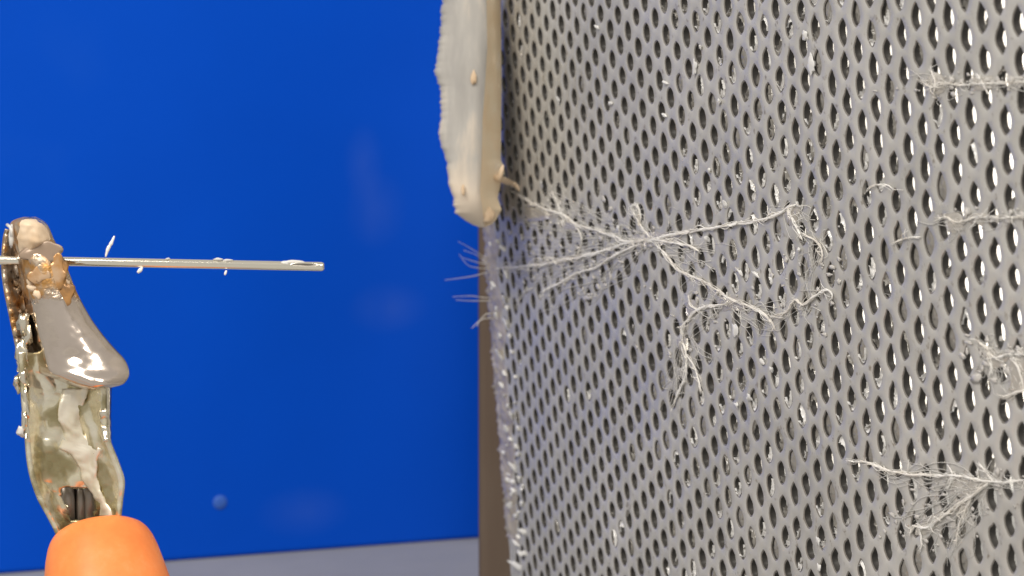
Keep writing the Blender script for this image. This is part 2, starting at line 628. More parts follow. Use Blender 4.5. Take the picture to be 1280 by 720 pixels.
fl, wl = [], []
for s_, h in enumerate(holes):
    x, y = h[3], h[4]
    u = rng.random()
    # density of closed holes over the plate
    mid = min(1, 1.15 * math.exp(-((x - 975) / 125) ** 2))
    web = math.exp(-((x - 690) / 70) ** 2 - ((y - 320) / 60) ** 2)
    pr = 0.07 + 0.92 * mid * (0.55 + 0.45 * math.exp(-((y - 330) / 260) ** 2)) + 0.5 * web
    if x > 1080: pr = 0.30 + 0.40 * math.exp(-((x - 1080) / 60))
    if x > 1100 and y > 610 and abs((y - 605) + (x - 1235) * 0.55) < 60: pr = 0.6
    if u < pr:
        k = rng.random()
        kind = 'full' if k < 0.26 else ('low' if k < 0.66 else ('side' if k < 0.85 else 'up'))
        if mid > .35 and rng.random() < .6:
            wl.append(film_patch(h, 'low', s_ + 5000))  # extra white patch low in the hole stands in for a wet glint
        (wl if rng.random() < 0.40 and kind != 'full' else fl).append(film_patch(h, kind, s_))
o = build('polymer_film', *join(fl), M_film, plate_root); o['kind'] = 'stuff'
o = build('film_and_glints', *join(wl), M_bead, plate_root); o['kind'] = 'stuff'

# lumpy dried coating along the left edge of the plate
vs, fs = [], []
NB, NA = 230, 14
bs = np.linspace(-40, 20, NB)
for ib, b in enumerate(bs):
    wdt = 5.6 + 1.6 * mnoise.noise(Vector((b * 0.5, 0, 4.4)))
    for ia in range(NA):
        t = ia / (NA - 1)
        a = A_LEFT + edge_wobble(b) - 0.25 + t * wdt
        h_ = 0.42 * (1 - t ** 2) * (0.6 + 0.8 * mnoise.noise(Vector((a * 0.9, b * 1.1, 0)))) + 0.5 * max(0, mnoise.noise(Vector((a * 1.6, b * 2.4, 9)))) * (1 - t)
        h_ = max(h_, 0.03 - 0.1 * t)
        if ia == 0: h_ = -0.45
        if ia == NA - 1: h_ = -0.08
        vs.append(surf(a, b, h_))
for ib in range(NB - 1):
    for ia in range(NA - 1):
        q_ = ib * NA + ia
        fs.append((q_, q_ + 1, q_ + NA + 1, q_ + NA))
build('edge_coating', vs, fs, M_coat, plate_root)

# beads of polymer: one mesh, shared
bv, bf = blob((0, 0, 0), (1, 1, 1), 12, 8, 0.33, 3)
BEAD_MESHES = []
for k_ in range(5):
    bv, bf = blob((0, 0, 0), (1, 1, 1), 14, 9, (.25, .35, .5, .42, .3)[k_], 3 + k_)
    bead_me = bpy.data.meshes.new('glue_bead')
    bead_me.from_pydata([tuple(v) for v in bv], [], bf)
    bead_me.materials.append(M_bead)
    bead_me.polygons.foreach_set('use_smooth', [True] * len(bead_me.polygons))
    BEAD_MESHES.append(bead_me)
RX = Vector(wpt(np.array((1, 0, 0))) - CAM).normalized()
RT = Matrix(np.stack((np.array(T0[0] * RIGHT + T0[1] * UP + T0[2] * FWD), V0[0] * RIGHT + V0[1] * UP + V0[2] * FWD, N0[0] * RIGHT + N0[1] * UP + N0[2] * FWD), axis=1).tolist()).to_4x4()


def bead(px, py, wpx, hpx, thick=0.28):
    """a bead about wpx by hpx pixels in the photograph"""
    a, b = inv(px, py)
    sx = (proj(surf(a + .5, b)) - proj(surf(a - .5, b)))[0]
    sy = abs((proj(surf(a, b + .5)) - proj(surf(a, b - .5)))[1])
    o = bpy.data.objects.new('glue_bead', BEAD_MESHES[int(px * 7 + py * 3) % 5])
    C.objects.link(o)
    o.parent = plate_root
    sc = Matrix.Diagonal(((wpx / 2 / abs(sx) * MM), (hpx / 2 / sy * MM), thick * MM, 1))
    o.matrix_local = Matrix.Translation(Vector(wpt(surf(a, b, 0.12))) - plate_root.location) @ RT @ sc @ Matrix.Rotation(px * 1.7 + py, 4, 'Z')
    return o


BEADS = [(630, 310, 6, 7), (634, 343, 5, 10), (619, 357, 5, 8), (632, 375, 9, 8), (634, 406, 8, 12), (627, 446, 9, 9), (641, 440, 4, 7), (632, 467, 4, 7), (645, 471, 3, 6),
         (636, 508, 4, 5), (645, 504, 4, 4), (635, 538, 8, 7), (649, 536, 4, 6), (639, 549, 4, 6), (630, 483, 5, 6), (641, 520, 8, 6),
         (634, 567, 7, 8), (648, 568, 8, 8), (650, 599, 7, 8), (642, 602, 5, 8), (643, 613, 5, 7), (637, 600, 4, 6), (653, 630, 6, 9), (640, 633, 8, 5), (646, 645, 5, 5),
         (656, 665, 6, 6), (649, 708, 11, 9), (643, 585, 7, 6), (647, 680, 6, 7), (652, 692, 5, 6), (626, 420, 6, 8), (622, 395, 6, 8),
         (678, 231, 9, 9), (699, 126, 6, 9), (764, 129, 6, 7), (748, 34, 4, 5), (877, 59, 5, 5), (900, 127, 7, 9), (908, 256, 8, 7), (888, 213, 5, 6), (870, 84, 6, 24),
         (920, 413, 9, 22), (954, 452, 7, 9), (1008, 45, 9, 14), (1016, 82, 12, 30), (938, 497, 7, 8), (922, 506, 6, 8), (927, 341, 6, 6), (946, 343, 8, 7), (885, 298, 6, 5),
         (774, 286, 6, 9), (1000, 312, 5, 6), (833, 103, 6, 5), (832, 144, 5, 6), (966, 462, 5, 6), (1025, 709, 6, 10), (1024, 676, 7, 12)]
br = random.Random(5)
for k_ in range(16):
    y_ = br.uniform(300, 715)
    x_ = np.interp(y_, (290, 500, 720), (608, 626, 646)) + br.uniform(2, 20)
    BEADS.append((x_, y_, br.uniform(2, 4.5), br.uniform(2, 5)))
for b_ in BEADS:
    bead(b_[0], b_[1], b_[2] * .75, b_[3] * .75, thick=0.22 if b_[0] < 660 else 0.14)

# ------------------------------------------------------------------ fibres on the plate
def strand(path, r0, seed, fine=4, spread=1.6, lift=0.16, ends=0.35):
    """a dried fibre along pixel waypoints on the plate, with thin companions"""
    rr = random.Random(seed)
    parts = []
    pp = smooth_path(path, 3.0)
    n = len(pp)
    def run(jit, rad, ph, lf):
        pts, rs = [], []
        for k, p in enumerate(pp):
            t = k / max(1, n - 1)
            nx = mnoise.noise(Vector((p[0] * .07 + ph, p[1] * .07, ph * 1.7)))
            ny = mnoise.noise(Vector((p[0] * .07, p[1] * .07 + ph, 5 + ph)))
            fx = mnoise.noise(Vector((p[0] * .25 + ph, p[1] * .25, 2.3)))
            pts.append(on(p[0] + jit * (nx + .4 * fx), p[1] + jit * 1.2 * (ny + .4 * fx), lf + 0.10 * abs(nx)))
            e = min(1, min(t, 1 - t) / 0.12)
            rs.append(rad * (ends + (1 - ends) * e) * (1 + 0.55 * mnoise.noise(Vector((k * .16, ph, 1))) + .35 * mnoise.noise(Vector((k * .5, ph, 4)))))
        return tube(pts, rs, 6)
    r0 *= .62
    parts.append(run(1.2, r0 * .8, seed * .71, lift * .7))
    parts.append(run(2.6, r0 * .5, seed * .71 + 1.1, lift * .5))
    parts.append(run(3.2, r0 * .42, seed * .71 + 1.9, lift * .9))
    for f_ in range(fine):
        parts.append(run(3.5 + spread * 3.6 * rr.random(), r0 * rr.uniform(.16, .36), seed * .71 + 3 + f_ * 2.3, lift * rr.uniform(.4, 1.3)))
    # side hairs
    for f_ in range(int(n / 4.5)):
        k = rr.randrange(n)
        p = pp[k]
        ang = rr.uniform(0, 2 * math.pi)
        L = rr.uniform(4, 17)
        q1 = (p[0] + math.cos(ang) * L * .5 + rr.uniform(-2, 2), p[1] + math.sin(ang) * L * .5)
        q2 = (p[0] + math.cos(ang) * L, p[1] + math.sin(ang) * L + rr.uniform(-3, 3))
        parts.append(tube([on(*p, lift), on(*q1, lift + .15), on(*q2, lift * .6)], [.034, .028, .012], 4))
    return join(parts)


def scraps(cx, cy, sx, sy, n, seed, r=(1.2, 3.2)):
    """small flakes and droplets of polymer about a web"""
    rr = random.Random(seed)
    parts = []
    for k in range(n):
        x, y = rr.gauss(cx, sx), rr.gauss(cy, sy)
        a, b = inv(x, y)
        if a < A_LEFT + .5: continue
        q_ = rr.uniform(*r) * 0.07 * (0.5 + 0.6 * rr.random())
        parts.append(blob(surf(a, b, 0.05), (q_ * rr.uniform(1, 5), q_ * rr.uniform(.6, 2.0), q_ * .45), 9, 6, 0.55, seed * 100 + k, (T0, V0, N0)))
    return join(parts)


def membrane(pts, seed):
    """thin dried skin spanning a fork, through pixel corner points"""
    c = np.mean(np.array(pts, float), axis=0)
    n = 40
    loop = smooth_path(list(pts) + [pts[0]], 2.0)
    loop = loop[:-1]
    m_ = len(loop)
    vs, fs = [], []
    for rr_ in (1.0, .75, .5, .25):
        for k, p in enumerate(loop):
            q_ = c + (p - c) * rr_ * (1 + (.22 * mnoise.noise(Vector((k * .45, seed, 0))) if rr_ == 1 else 0))
            vs.append(on(q_[0], q_[1], 0.03 + (0 if rr_ == 1 else .05 + .05 * mnoise.noise(Vector((q_[0] * .25, q_[1] * .25, seed))))))
    vs.append(on(c[0], c[1], .09))
    for i_ in range(3):
        for k in range(m_):
            fs.append((i_ * m_ + k, i_ * m_ + (k + 1) % m_, (i_ + 1) * m_ + (k + 1) % m_, (i_ + 1) * m_ + k))
    for k in range(m_):
        fs.append((3 * m_ + k, 3 * m_ + (k + 1) % m_, 4 * m_))
    return vs, fs


MEMBRANES = {'widest': [[(790, 296), (815, 290), (850, 294), (846, 303), (815, 308), (796, 305)], [(900, 372), (918, 370), (935, 384), (905, 388)], [(978, 268), (986, 256), (998, 254), (1000, 266), (992, 282)],
                        [(656, 258), (684, 262), (690, 272), (660, 276)], [(858, 378), (866, 374), (874, 386), (860, 396)], [(846, 424), (858, 422), (862, 436), (850, 440)], [(700, 274), (716, 276), (728, 286), (706, 286)]],
             'long': [[(1184, 596), (1230, 598), (1238, 606), (1206, 622), (1190, 612)], [(1150, 652), (1176, 640), (1168, 664), (1146, 668)], [(1196, 626), (1216, 618), (1206, 650)]],
             'frayed': [[(1158, 96), (1176, 92), (1182, 112), (1164, 118)], [(1214, 98), (1240, 96), (1234, 112), (1218, 112)]],
             'straight': [[(1180, 268), (1200, 266), (1204, 286), (1186, 290)], [(1210, 270), (1232, 266), (1226, 282)]],
             'angular': [[(1222, 430), (1244, 438), (1262, 446), (1240, 462)], [(1262, 448), (1284, 446), (1282, 484), (1262, 490)]]}


def fan(cx, cy, ends, n, seed, r=(.012, .032)):
    """hair-thin strands fanning out from a fork"""
    rr = random.Random(seed)
    parts = []
    for k in range(n):
        ex, ey = ends[rr.randrange(len(ends))]
        ex += rr.gauss(0, 10); ey += rr.gauss(0, 9)
        t0 = rr.uniform(0, .6)
        sx, sy = cx + (ex - cx) * t0 + rr.gauss(0, 5), cy + (ey - cy) * t0 + rr.gauss(0, 5)
        m1 = (sx + (ex - sx) * .35 + rr.gauss(0, 5), sy + (ey - sy) * .35 + rr.gauss(0, 6))
        m2 = (sx + (ex - sx) * .7 + rr.gauss(0, 6), sy + (ey - sy) * .7 + rr.gauss(0, 7))
        pp = smooth_path([(sx, sy), m1, m2, (ex, ey)], 4.0)
        rad = rr.uniform(*r)
        parts.append(tube([on(p[0], p[1], .06 + .12 * abs(mnoise.noise(Vector((i_ * .3, k, 0))))) for i_, p in enumerate(pp) if inv(*p)[0] > A_LEFT], rad, 4) if all(inv(*p)[0] > A_LEFT for p in pp) else ([], []))
    return join(parts)


FANS = {'widest': [(812, 300, [(640, 330), (650, 350), (675, 370), (690, 385), (640, 300), (660, 280), (690, 255), (700, 240), (720, 300), (735, 372)], 62, 3),
                   (820, 302, [(860, 270), (900, 300), (880, 340), (860, 370), (790, 255), (780, 330)], 26, 4),
                   (915, 376, [(860, 400), (880, 380), (960, 410), (975, 392), (850, 430)], 24, 5),
                   (858, 425, [(845, 500), (872, 490), (850, 470), (880, 450)], 18, 6), (992, 258, [(960, 268), (1004, 300), (985, 290), (1010, 270)], 12, 7)],
        'long': [(1235, 604, [(1150, 660), (1140, 640), (1190, 690), (1200, 660), (1170, 620), (1225, 650)], 38, 8), (1230, 600, [(1100, 585), (1150, 592), (1290, 600)], 24, 9)],
        'frayed': [(1168, 104, [(1150, 90), (1190, 120), (1240, 100), (1290, 104)], 12, 10)],
        'straight': [(1205, 274, [(1175, 272), (1250, 270), (1290, 272), (1190, 295)], 10, 11)],
        'angular': [(1244, 446, [(1225, 424), (1285, 440), (1245, 475), (1270, 490), (1230, 465)], 26, 12)],
        'short': [(1004, 380, [(966, 396), (1042, 368), (1025, 300), (1020, 400)], 22, 13)]}


def web(label, strands, flakes=(), group=None, pos=None):
    p = strands[0][0][len(strands[0][0]) // 2]
    e = empty('fibre_web', wpt(on(p[0], p[1], 0)), label, 'fibre web', 'webs of dried fibre on the perforated sheet')
    for s_, (path, r, fine) in enumerate(strands):
        build('strand', *strand(path, r, hash_(path), fine), M_fibre, e)
    for k_, mm in enumerate(MEMBRANES.get(label.split()[0], [])):
        build('membrane', *membrane(mm, k_ * 3.3 + len(label)), M_skin, e)
    ff_ = [fan(*f_) for f_ in FANS.get(label.split()[0], [])]
    if ff_:
        o = build('fine_strands', *join(ff_), M_hair, e)
        o['kind'] = 'stuff'
    if flakes:
        o = build('flakes', *join([scraps(*f) for f in flakes]), M_flake, e)
        o['kind'] = 'stuff'
    return e


def hash_(path):
    return int(path[0][0] * 3 + path[-1][1] * 7) % 97 + 1


web('widest branching web of pale dried fibres across the middle of the perforated sheet', [
    ([(622, 336), (645, 333), (675, 331), (700, 326), (730, 320), (765, 311), (785, 303), (815, 300), (842, 299)], .20, 4),
    ([(676, 365), (695, 357), (720, 343), (745, 335), (768, 320), (785, 312), (802, 302)], .19, 2),
    ([(640, 238), (660, 250), (685, 262), (705, 268), (722, 280), (745, 287), (770, 295), (787, 301), (815, 300)], .16, 5),
    ([(815, 300), (845, 293), (880, 287), (915, 281), (950, 275), (975, 267), (986, 259), (996, 256)], .20, 3),
    ([(992, 257), (990, 268), (996, 282), (1005, 300)], .13, 3),
    ([(815, 300), (840, 302), (862, 307), (876, 315)], .20, 1),
    ([(820, 302), (835, 320), (848, 335), (862, 343), (880, 352), (897, 362), (915, 374), (932, 380), (950, 388), (964, 400), (970, 412)], .17, 4),
    ([(916, 375), (903, 382), (885, 383), (873, 388), (862, 398), (855, 410), (855, 424)], .19, 3),
    ([(850, 436), (854, 428), (859, 440), (860, 458), (857, 474), (848, 494), (842, 510)], .18, 2),
    ([(857, 440), (868, 456), (874, 472), (878, 492)], .12, 1),
    ([(862, 368), (865, 382), (880, 391)], .12, 2),
    ([(815, 298), (805, 286), (796, 270), (790, 258), (797, 256), (802, 268), (800, 282)], .11, 3),
    ([(690, 238), (698, 252), (704, 268), (706, 284)], .10, 3),
    ([(648, 386), (650, 374), (658, 364), (667, 360)], .08, 0),
    ([(722, 282), (728, 300), (722, 320)], .09, 1),
], [(705, 322, 45, 22, 75, 5), (690, 265, 35, 14, 40, 6), (808, 300, 22, 10, 34, 7), (900, 360, 60, 40, 30, 8), (860, 445, 10, 30, 14, 9), (735, 372, 12, 10, 10, 10)])
web('short crooked fibre web right of the widest web, at mid height of the sheet', [
    ([(965, 396), (985, 389), (995, 374), (1004, 380), (1020, 370), (1034, 362), (1042, 370), (1036, 378)], .15, 2),
    ([(1004, 290), (1022, 302), (1030, 318), (1024, 332)], .10, 2),
], [(1010, 345, 25, 35, 22, 14)])
web('frayed fibre web near the upper right corner of the perforated sheet', [
    ([(1148, 98), (1165, 108), (1182, 104), (1205, 106), (1235, 104), (1265, 103), (1296, 102)], .085, 4),
    ([(1164, 84), (1170, 100), (1168, 120)], .09, 3),
    ([(1222, 92), (1230, 104), (1238, 118)], .08, 2),
], [(1210, 105, 40, 7, 60, 20, (.8, 2.6))])
web('straight horizontal fibre web right of the single arched hair on the sheet', [
    ([(1170, 272), (1186, 272), (1200, 278), (1218, 272), (1240, 271), (1265, 272), (1296, 271)], .08, 3),
    ([(1214, 286), (1222, 276), (1230, 268)], .09, 2),
], [(1230, 273, 36, 5, 44, 21, (.8, 2.4))])
web('single thin arched hair lying over two holes of the sheet', [
    ([(1084, 240), (1089, 233), (1103, 230), (1113, 232), (1119, 238)], .09, 0),
    ])
web('thin short fibre below the arched hair, over the holes', [
    ([(1116, 304), (1130, 299), (1141, 297), (1152, 296)], .09, 1),
])
web('angular fibre web at the right edge of the sheet, half way down', [
    ([(1222, 424), (1234, 434), (1244, 446), (1262, 443), (1296, 442)], .10, 3),
    ([(1236, 438), (1240, 452), (1242, 468)], .10, 3),
    ([(1254, 498), (1272, 490), (1296, 486)], .14, 2),
    ([(1266, 446), (1276, 462), (1282, 488)], .12, 3),
], [(1245, 445, 18, 12, 40, 22)])
web('long frayed fibre web across the lower right of the sheet with a ring bead', [
    ([(1058, 575), (1090, 579), (1110, 588), (1140, 593), (1170, 594), (1200, 595), (1234, 601), (1262, 602), (1296, 599)], .16, 4),
    ([(1236, 604), (1216, 620), (1196, 634), (1176, 648), (1160, 660), (1145, 657), (1138, 668)], .17, 6),
    ([(1216, 622), (1207, 640), (1200, 660), (1196, 682)], .10, 4),
    ([(1150, 660), (1154, 676), (1150, 692)], .09, 3),
    ([(1186, 580), (1192, 594), (1186, 612)], .10, 2),
    ([(1225, 578), (1236, 592), (1244, 600)], .10, 2),
], [(1190, 640, 28, 20, 46, 23, (.8, 2.4)), (1130, 662, 16, 12, 14, 24, (.8, 2.2)), (1215, 598, 30, 8, 34, 25, (.8, 2.4))])
# fine hairs standing off the left edge
hairs = [[(606, 322), (596, 315), (584, 308), (573, 302)], [(606, 325), (594, 318), (580, 313)], [(606, 341), (592, 345), (572, 348), (556, 350)], [(604, 372), (588, 370), (566, 371)],
         [(606, 398), (598, 402), (590, 410)], [(608, 392), (600, 400), (596, 408)], [(604, 330), (590, 326), (578, 322)], [(606, 336), (586, 332), (574, 318)], [(604, 376), (588, 376), (570, 375)]]
e = empty('fibre_tuft', wpt(at(606, 350, 347)), 'fine pale hairs sticking out of the left edge of the sheet over the blue', 'fibre tuft')
for k, hpath in enumerate(hairs):
    y0_ = hpath[0][1]
    xe = next(x for x in range(590, 640) if inv(x, y0_)[0] > A_LEFT - .1)
    root = on(xe + 3, y0_, .1)
    pts = [root] + [at(p[0], p[1], root[2] - 0.8 * t_ - .3) for t_, p in enumerate(smooth_path(hpath, 4))]
    build('hair', *tube(pts, [0.065 * (1 - .7 * i_ / len(pts)) for i_ in range(len(pts))], 6), M_fibre, e)

# ------------------------------------------------------------------ glue-coated strip at the top
ZS = 331.0
strip = empty('coated_strip', wpt(at(590, 150, ZS)), 'pale strip coated with dried glue at the top left edge of the sheet', 'strip')
ys_ = [-70, -20, 0, 40, 70, 92, 110, 150, 165, 182, 195, 232, 250, 266, 276, 284]
xl_ = [549, 551, 552, 550, 546, 543, 550, 551, 548, 550, 557, 561, 567, 568, 582, 598]
ym_ = [-70, 0, 60, 110, 150, 200, 240, 284]
xm_ = [609, 608, 609, 606, 603, 602, 600, 606]
yr_ = [-70, 0, 90, 110, 200, 206, 225, 247, 262, 275, 281, 284]
xr_ = [626, 626, 627, 627, 626, 629, 627, 622, 627, 620, 614, 606]
rows = np.concatenate((np.linspace(-70, 250, 130), np.linspace(252, 284.0, 24)))
fv, ff, cv, cf = [], [], [], []
NX = 14
for iy, y in enumerate(rows):
    xl, xm, xr = np.interp(y, ys_, xl_), np.interp(y, ym_, xm_), np.interp(y, yr_, xr_)
    xj = 2.2 * mnoise.noise(Vector((y * .12, 0, 0))) + 2.0 * mnoise.noise(Vector((y * .4, 2, 0)))
    xm = min(xm, xr - 0.5)
    end = max(0, (y - 240) / 44)
    for k in range(NX):
        t = k / (NX - 1)
        x = xl + (xm - xl) * t + xj * (1 - t) ** 5
        z = ZS - 0.7 * math.sin(math.pi * t) ** .5 * (1 - .5 * end) + 0.7 * (1 - t) + 0.16 * mnoise.noise(Vector((x * .09, y * .02, 2))) + 2.2 * end ** 2
        if k == 0: z += 0.8
        fv.append(at(x, y, z))
    for k in range(7):
        t = k / 6
        x = xm + (xr - xm) * t
        z = ZS + 0.1 + 5.0 * t * (1 - .6 * end) + 0.02 * mnoise.noise(Vector((x * .1, y * .02, 7))) + 2.2 * end ** 2
        if k == 0: z += 0.12
        cv.append(at(x, y, z))
R_ = len(rows)
for i in range(R_ - 1):
    for k in range(NX - 1):
        q_ = i * NX + k
        ff.append((q_, q_ + 1, q_ + NX + 1, q_ + NX))
    for k in range(6):
        q_ = i * 7 + k
        cf.append((q_, q_ + 1, q_ + 8, q_ + 7))
# back of the strip closes the slab
bk = len(fv)
for y in rows:
    xl, xr = np.interp(y, ys_, xl_), np.interp(y, yr_, xr_)
    end = max(0, (y - 262) / 22)
    zb = max(ZS + 4, on(max(xr, 622), y)[2] - 0.5) - 4 * end
    fv.append(at(xl + 3, y, zb)); fv.append(at(xr - 0.6, y, zb))
for i in range(R_ - 1):
    ff.append((bk + 2 * i, bk + 2 * i + 1, bk + 2 * i + 3, bk + 2 * i + 2))
    ff.append((i * NX, (i + 1) * NX, bk + 2 * i + 2, bk + 2 * i))
tc = M_tape.node_tree.nodes.new('ShaderNodeTexCoord')
sp = M_tape.node_tree.nodes.new('ShaderNodeSeparateXYZ')
M_tape.node_tree.links.new(tc.outputs['Object'], sp.inputs[0])
mr = M_tape.node_tree.nodes.new('ShaderNodeMapRange')
mr.inputs['From Min'].default_value = wpt(at(590, 195, ZS))[2] - strip.location[2]
mr.inputs['From Max'].default_value = wpt(at(590, 285, ZS))[2] - strip.location[2]
M_tape.node_tree.links.new(sp.outputs['Z'], mr.inputs['Value'])
ad = M_tape.node_tree.nodes.new('ShaderNodeMath'); ad.operation = 'ADD'
M_tape.node_tree.links.new(mr.outputs[0], ad.inputs[0]); M_tape.node_tree.links.new(tn, ad.inputs[1])
st = ramp(M_tape, ad.outputs[0], [(0.55, (0, 0, 0)), (1.0, (1, 1, 1))])
setin(M_tape, 'Base Color', mix(M_tape, st, TAPE_COL, (0.72, 0.62, 0.50)))
build('taped_face', fv, ff, M_tape, strip)
build('cream_edge', cv, cf, M_cream, strip)
# glue at the torn lower end
build('glue_lump', *blob(at(608, 268, ZS + 1.7), (.9, .9, .4), 16, 10, .3, 41), M_glue, strip)
tail = smooth_path([(622, 222), (634, 227), (644, 231), (651, 239)], 2.5)
build('glue_tail', *tube([at(p[0], p[1], 334 + 6 * min(1, i_ / 8)) for i_, p in enumerate(tail)], [0.42 * (1 - .55 * i_ / len(tail)) * (1 + .3 * mnoise.noise(Vector((i_ * .7, 0, 0)))) for i_ in range(len(tail))], 9), M_glue, strip)
build('glue_nub', *tube([at(624, 225, 333), at(627, 214, 333), at(629, 206, 333)], [.32, .28, .12], 9), M_glue, strip)
for k, (x, y, a_, b_) in enumerate(((592, 97, .30, .75), (579, 238, .16, .6))):
    build('glue_drip', *blob(at(x, y, ZS - 0.62), (a_, b_, .12), 12, 8, .3, 60 + k), M_glue, strip)

# ------------------------------------------------------------------ crocodile clip
ZC = 275.0
clip = empty('crocodile_clip', wpt(at(120, 720, ZC + 3)), 'tarnished metal crocodile clip with an orange sleeve gripping the needle', 'clip')


def loft(y0, y1, ny, nx, xl, xr, zf, rough=0.0, seed=0, skip=None, flange=0.0):
    """grid surface between two outline curves; zf(t, y, x) -> depth"""
    vs, fs = [], []
    yy = np.linspace(y0, y1, ny)
    for y in yy:
        a, b = xl(y), xr(y)
        for k in range(nx):
            t = k / (nx - 1) * 2 - 1
            x = a + (b - a) * (t + 1) / 2
            z = zf(t, y, x)
            if rough:
                z += rough * mnoise.noise(Vector((x * .07, y * .05, seed))) + rough * .5 * mnoise.noise(Vector((x * .2, y * .16, seed + 3)))
            vs.append(at(x, y, z))
    for i in range(ny - 1):
        for k in range(nx - 1):
            q_ = i * nx + k
            cx = xl(yy[i]) + (xr(yy[i]) - xl(yy[i])) * (k + .5) / (nx - 1)
            if skip and skip(cx, yy[i]): continue
            fs.append((q_, q_ + 1, q_ + nx + 1, q_ + nx))
    return vs, fs


def curve(ys, xs):
    """smooth interpolation through outline points"""
    pts = smooth_path(list(zip(ys, xs)), 1.0)
    Y = [p[0] for p in pts]; X = [p[1] for p in pts]
    return lambda y: float(np.interp(y, Y, X))


jl = curve([271, 275, 282, 300, 325, 345, 365, 400, 440, 455, 466, 472, 477, 483, 488], [30, 17, 12, 13, 20, 24, 28, 34, 40, 43, 49, 64, 77, 92, 112])
jr = curve([271, 275, 282, 300, 325, 345, 365, 395, 415, 432, 447, 458, 468, 476, 482, 488], [44, 53, 60, 68, 80, 88, 96, 112, 126, 140, 154, 160, 161.5, 158, 150, 122])


def jaw_z(t, y, x):
    z = ZC - 1.6 + 1.9 * t * t                       # rounded back
    if t < -0.72: z += 6.0 * (-.72 - t)              # left flank folds away
    lip = math.exp(-((y - 470) / 11) ** 2)
    z -= 0.42 * max(0, min(1, (y - 395) / 75)) ** 2   # flares towards the viewer
    z -= 0.50 * math.exp(-((y - 478) / 12.0) ** 2)
    if y > 480: z += 0.8 * ((y - 480) / 8) ** 2
    r2 = ((x - 92) / 11) ** 2 + ((y - 445) / 8) ** 2
    z += 0.30 * math.exp(-r2 * 1.3)                  # pressed dimple
    if y < 282: z += 1.6 * ((282 - y) / 11) ** 2
    z += 0.9 * math.exp(-((y - 312) / 8) ** 2) * (1 if abs(t) < .8 else 0) * 0.4
    return z


RUST = mat('rust_stained_nickel', (0.5, 0.4, 0.3), 0.27, 1.0)
# rust is worn in near the gripping end of the jaw: a stain with its own height range on the jaw
tc = RUST.node_tree.nodes.new('ShaderNodeTexCoord')
sp = RUST.node_tree.nodes.new('ShaderNodeSeparateXYZ')
RUST.node_tree.links.new(tc.outputs['Object'], sp.inputs[0])
zrel = [wpt(at(60, y, ZC))[2] - clip.location[2] for y in (395, 365)]
mr = RUST.node_tree.nodes.new('ShaderNodeMapRange')
mr.inputs['From Min'].default_value = zrel[0]
mr.inputs['From Max'].default_value = zrel[1]
RUST.node_tree.links.new(sp.outputs['Z'], mr.inputs['Value'])
na = nz(RUST, 420, 4, 0.6)
ad = RUST.node_tree.nodes.new('ShaderNodeMath'); ad.operation = 'MULTIPLY_ADD'
RUST.node_tree.links.new(na, ad.inputs[0]); ad.inputs[1].default_value = 1.6
sb = RUST.node_tree.nodes.new('ShaderNodeMath'); sb.operation = 'SUBTRACT'
RUST.node_tree.links.new(mr.outputs[0], sb.inputs[0]); sb.inputs[1].default_value = 0.95
RUST.node_tree.links.new(sb.outputs[0], ad.inputs[2])
mask = ramp(RUST, ad.outputs[0], [(0.55, (0, 0, 0)), (0.8, (1, 1, 1))])
rc = ramp(RUST, nz(RUST, 520, 4, .6, loc=(3, 1, 2)), [(0.32, (0.30, 0.17, 0.08)), (0.46, (0.62, 0.34, 0.12)), (0.58, (0.56, 0.44, 0.32)), (0.72, (0.72, 0.62, 0.50))])
base = ramp(RUST, nz(RUST, 200, 3), [(0.3, (0.70, 0.60, 0.51)), (0.7, (0.84, 0.735, 0.64))])
setin(RUST, 'Base Color', mix(RUST, mask, base, rc))
rgh = ramp(RUST, mask, [(0, (0.17,) * 3), (1, (0.5,) * 3)])
setin(RUST, 'Roughness', rgh)
bm_ = RUST.node_tree.nodes.new('ShaderNodeMath'); bm_.operation = 'MULTIPLY'
RUST.node_tree.links.new(mask, bm_.inputs[0]); RUST.node_tree.links.new(na, bm_.inputs[1])
bump(RUST, bm_.outputs[0], 0.6, 0.0005)

vs, fs = loft(271, 488, 120, 36, jl, jr, jaw_z, rough=0.05, seed=1)
build('front_jaw', vs, fs, RUST, clip, solid=0.00035)
# dried glue smeared over the tip
gj = curve([272, 282, 292, 302, 312, 322], [24, 22, 20, 21, 24, 30])
gr = curve([272, 282, 292, 300, 306, 314, 322], [46, 56, 62, 63, 52, 40, 33])
vs, fs = loft(274, 320, 26, 16, gj, gr, lambda t, y, x: jaw_z((x - jl(y)) / (jr(y) - jl(y)) * 2 - 1, y, x) - 0.42 * (1 - t ** 4) * (1 - abs((y - 297) / 23) ** 4) + 0.06, rough=0.22, seed=5)
build('glue_smear', vs, fs, M_glue, clip)
for k, (x, y, a_, b_) in enumerate(((41, 359, .5, .32), (47, 368, .42, .38), (84, 356, .36, .5), (70, 329, .5, .25), (66, 322, .22, .3), (38, 350, .3, .6))):
    z = jaw_z((x - jl(y)) / (jr(y) - jl(y)) * 2 - 1, y, x)
    build('glue_speck', *blob(at(x, y, z - .05), (a_, b_, .2), 10, 8, .35, 80 + k), M_glue, clip)
# hard brown crust where the needle is clamped
for k, (x, y, a_, b_) in enumerate(((54, 318, 1.5, 1.0), (68, 345, 1.3, 1.5), (76, 366, .9, 1.2), (50, 345, .8, .8))):
    z = jaw_z((x - jl(y)) / (jr(y) - jl(y)) * 2 - 1, y, x)
    build('rust_crust', *blob(at(x, y, z + .06), (a_ * 1.1, b_, .115), 24, 16, .36, 90 + k), M_taupe if k == 0 else M_crust, clip)
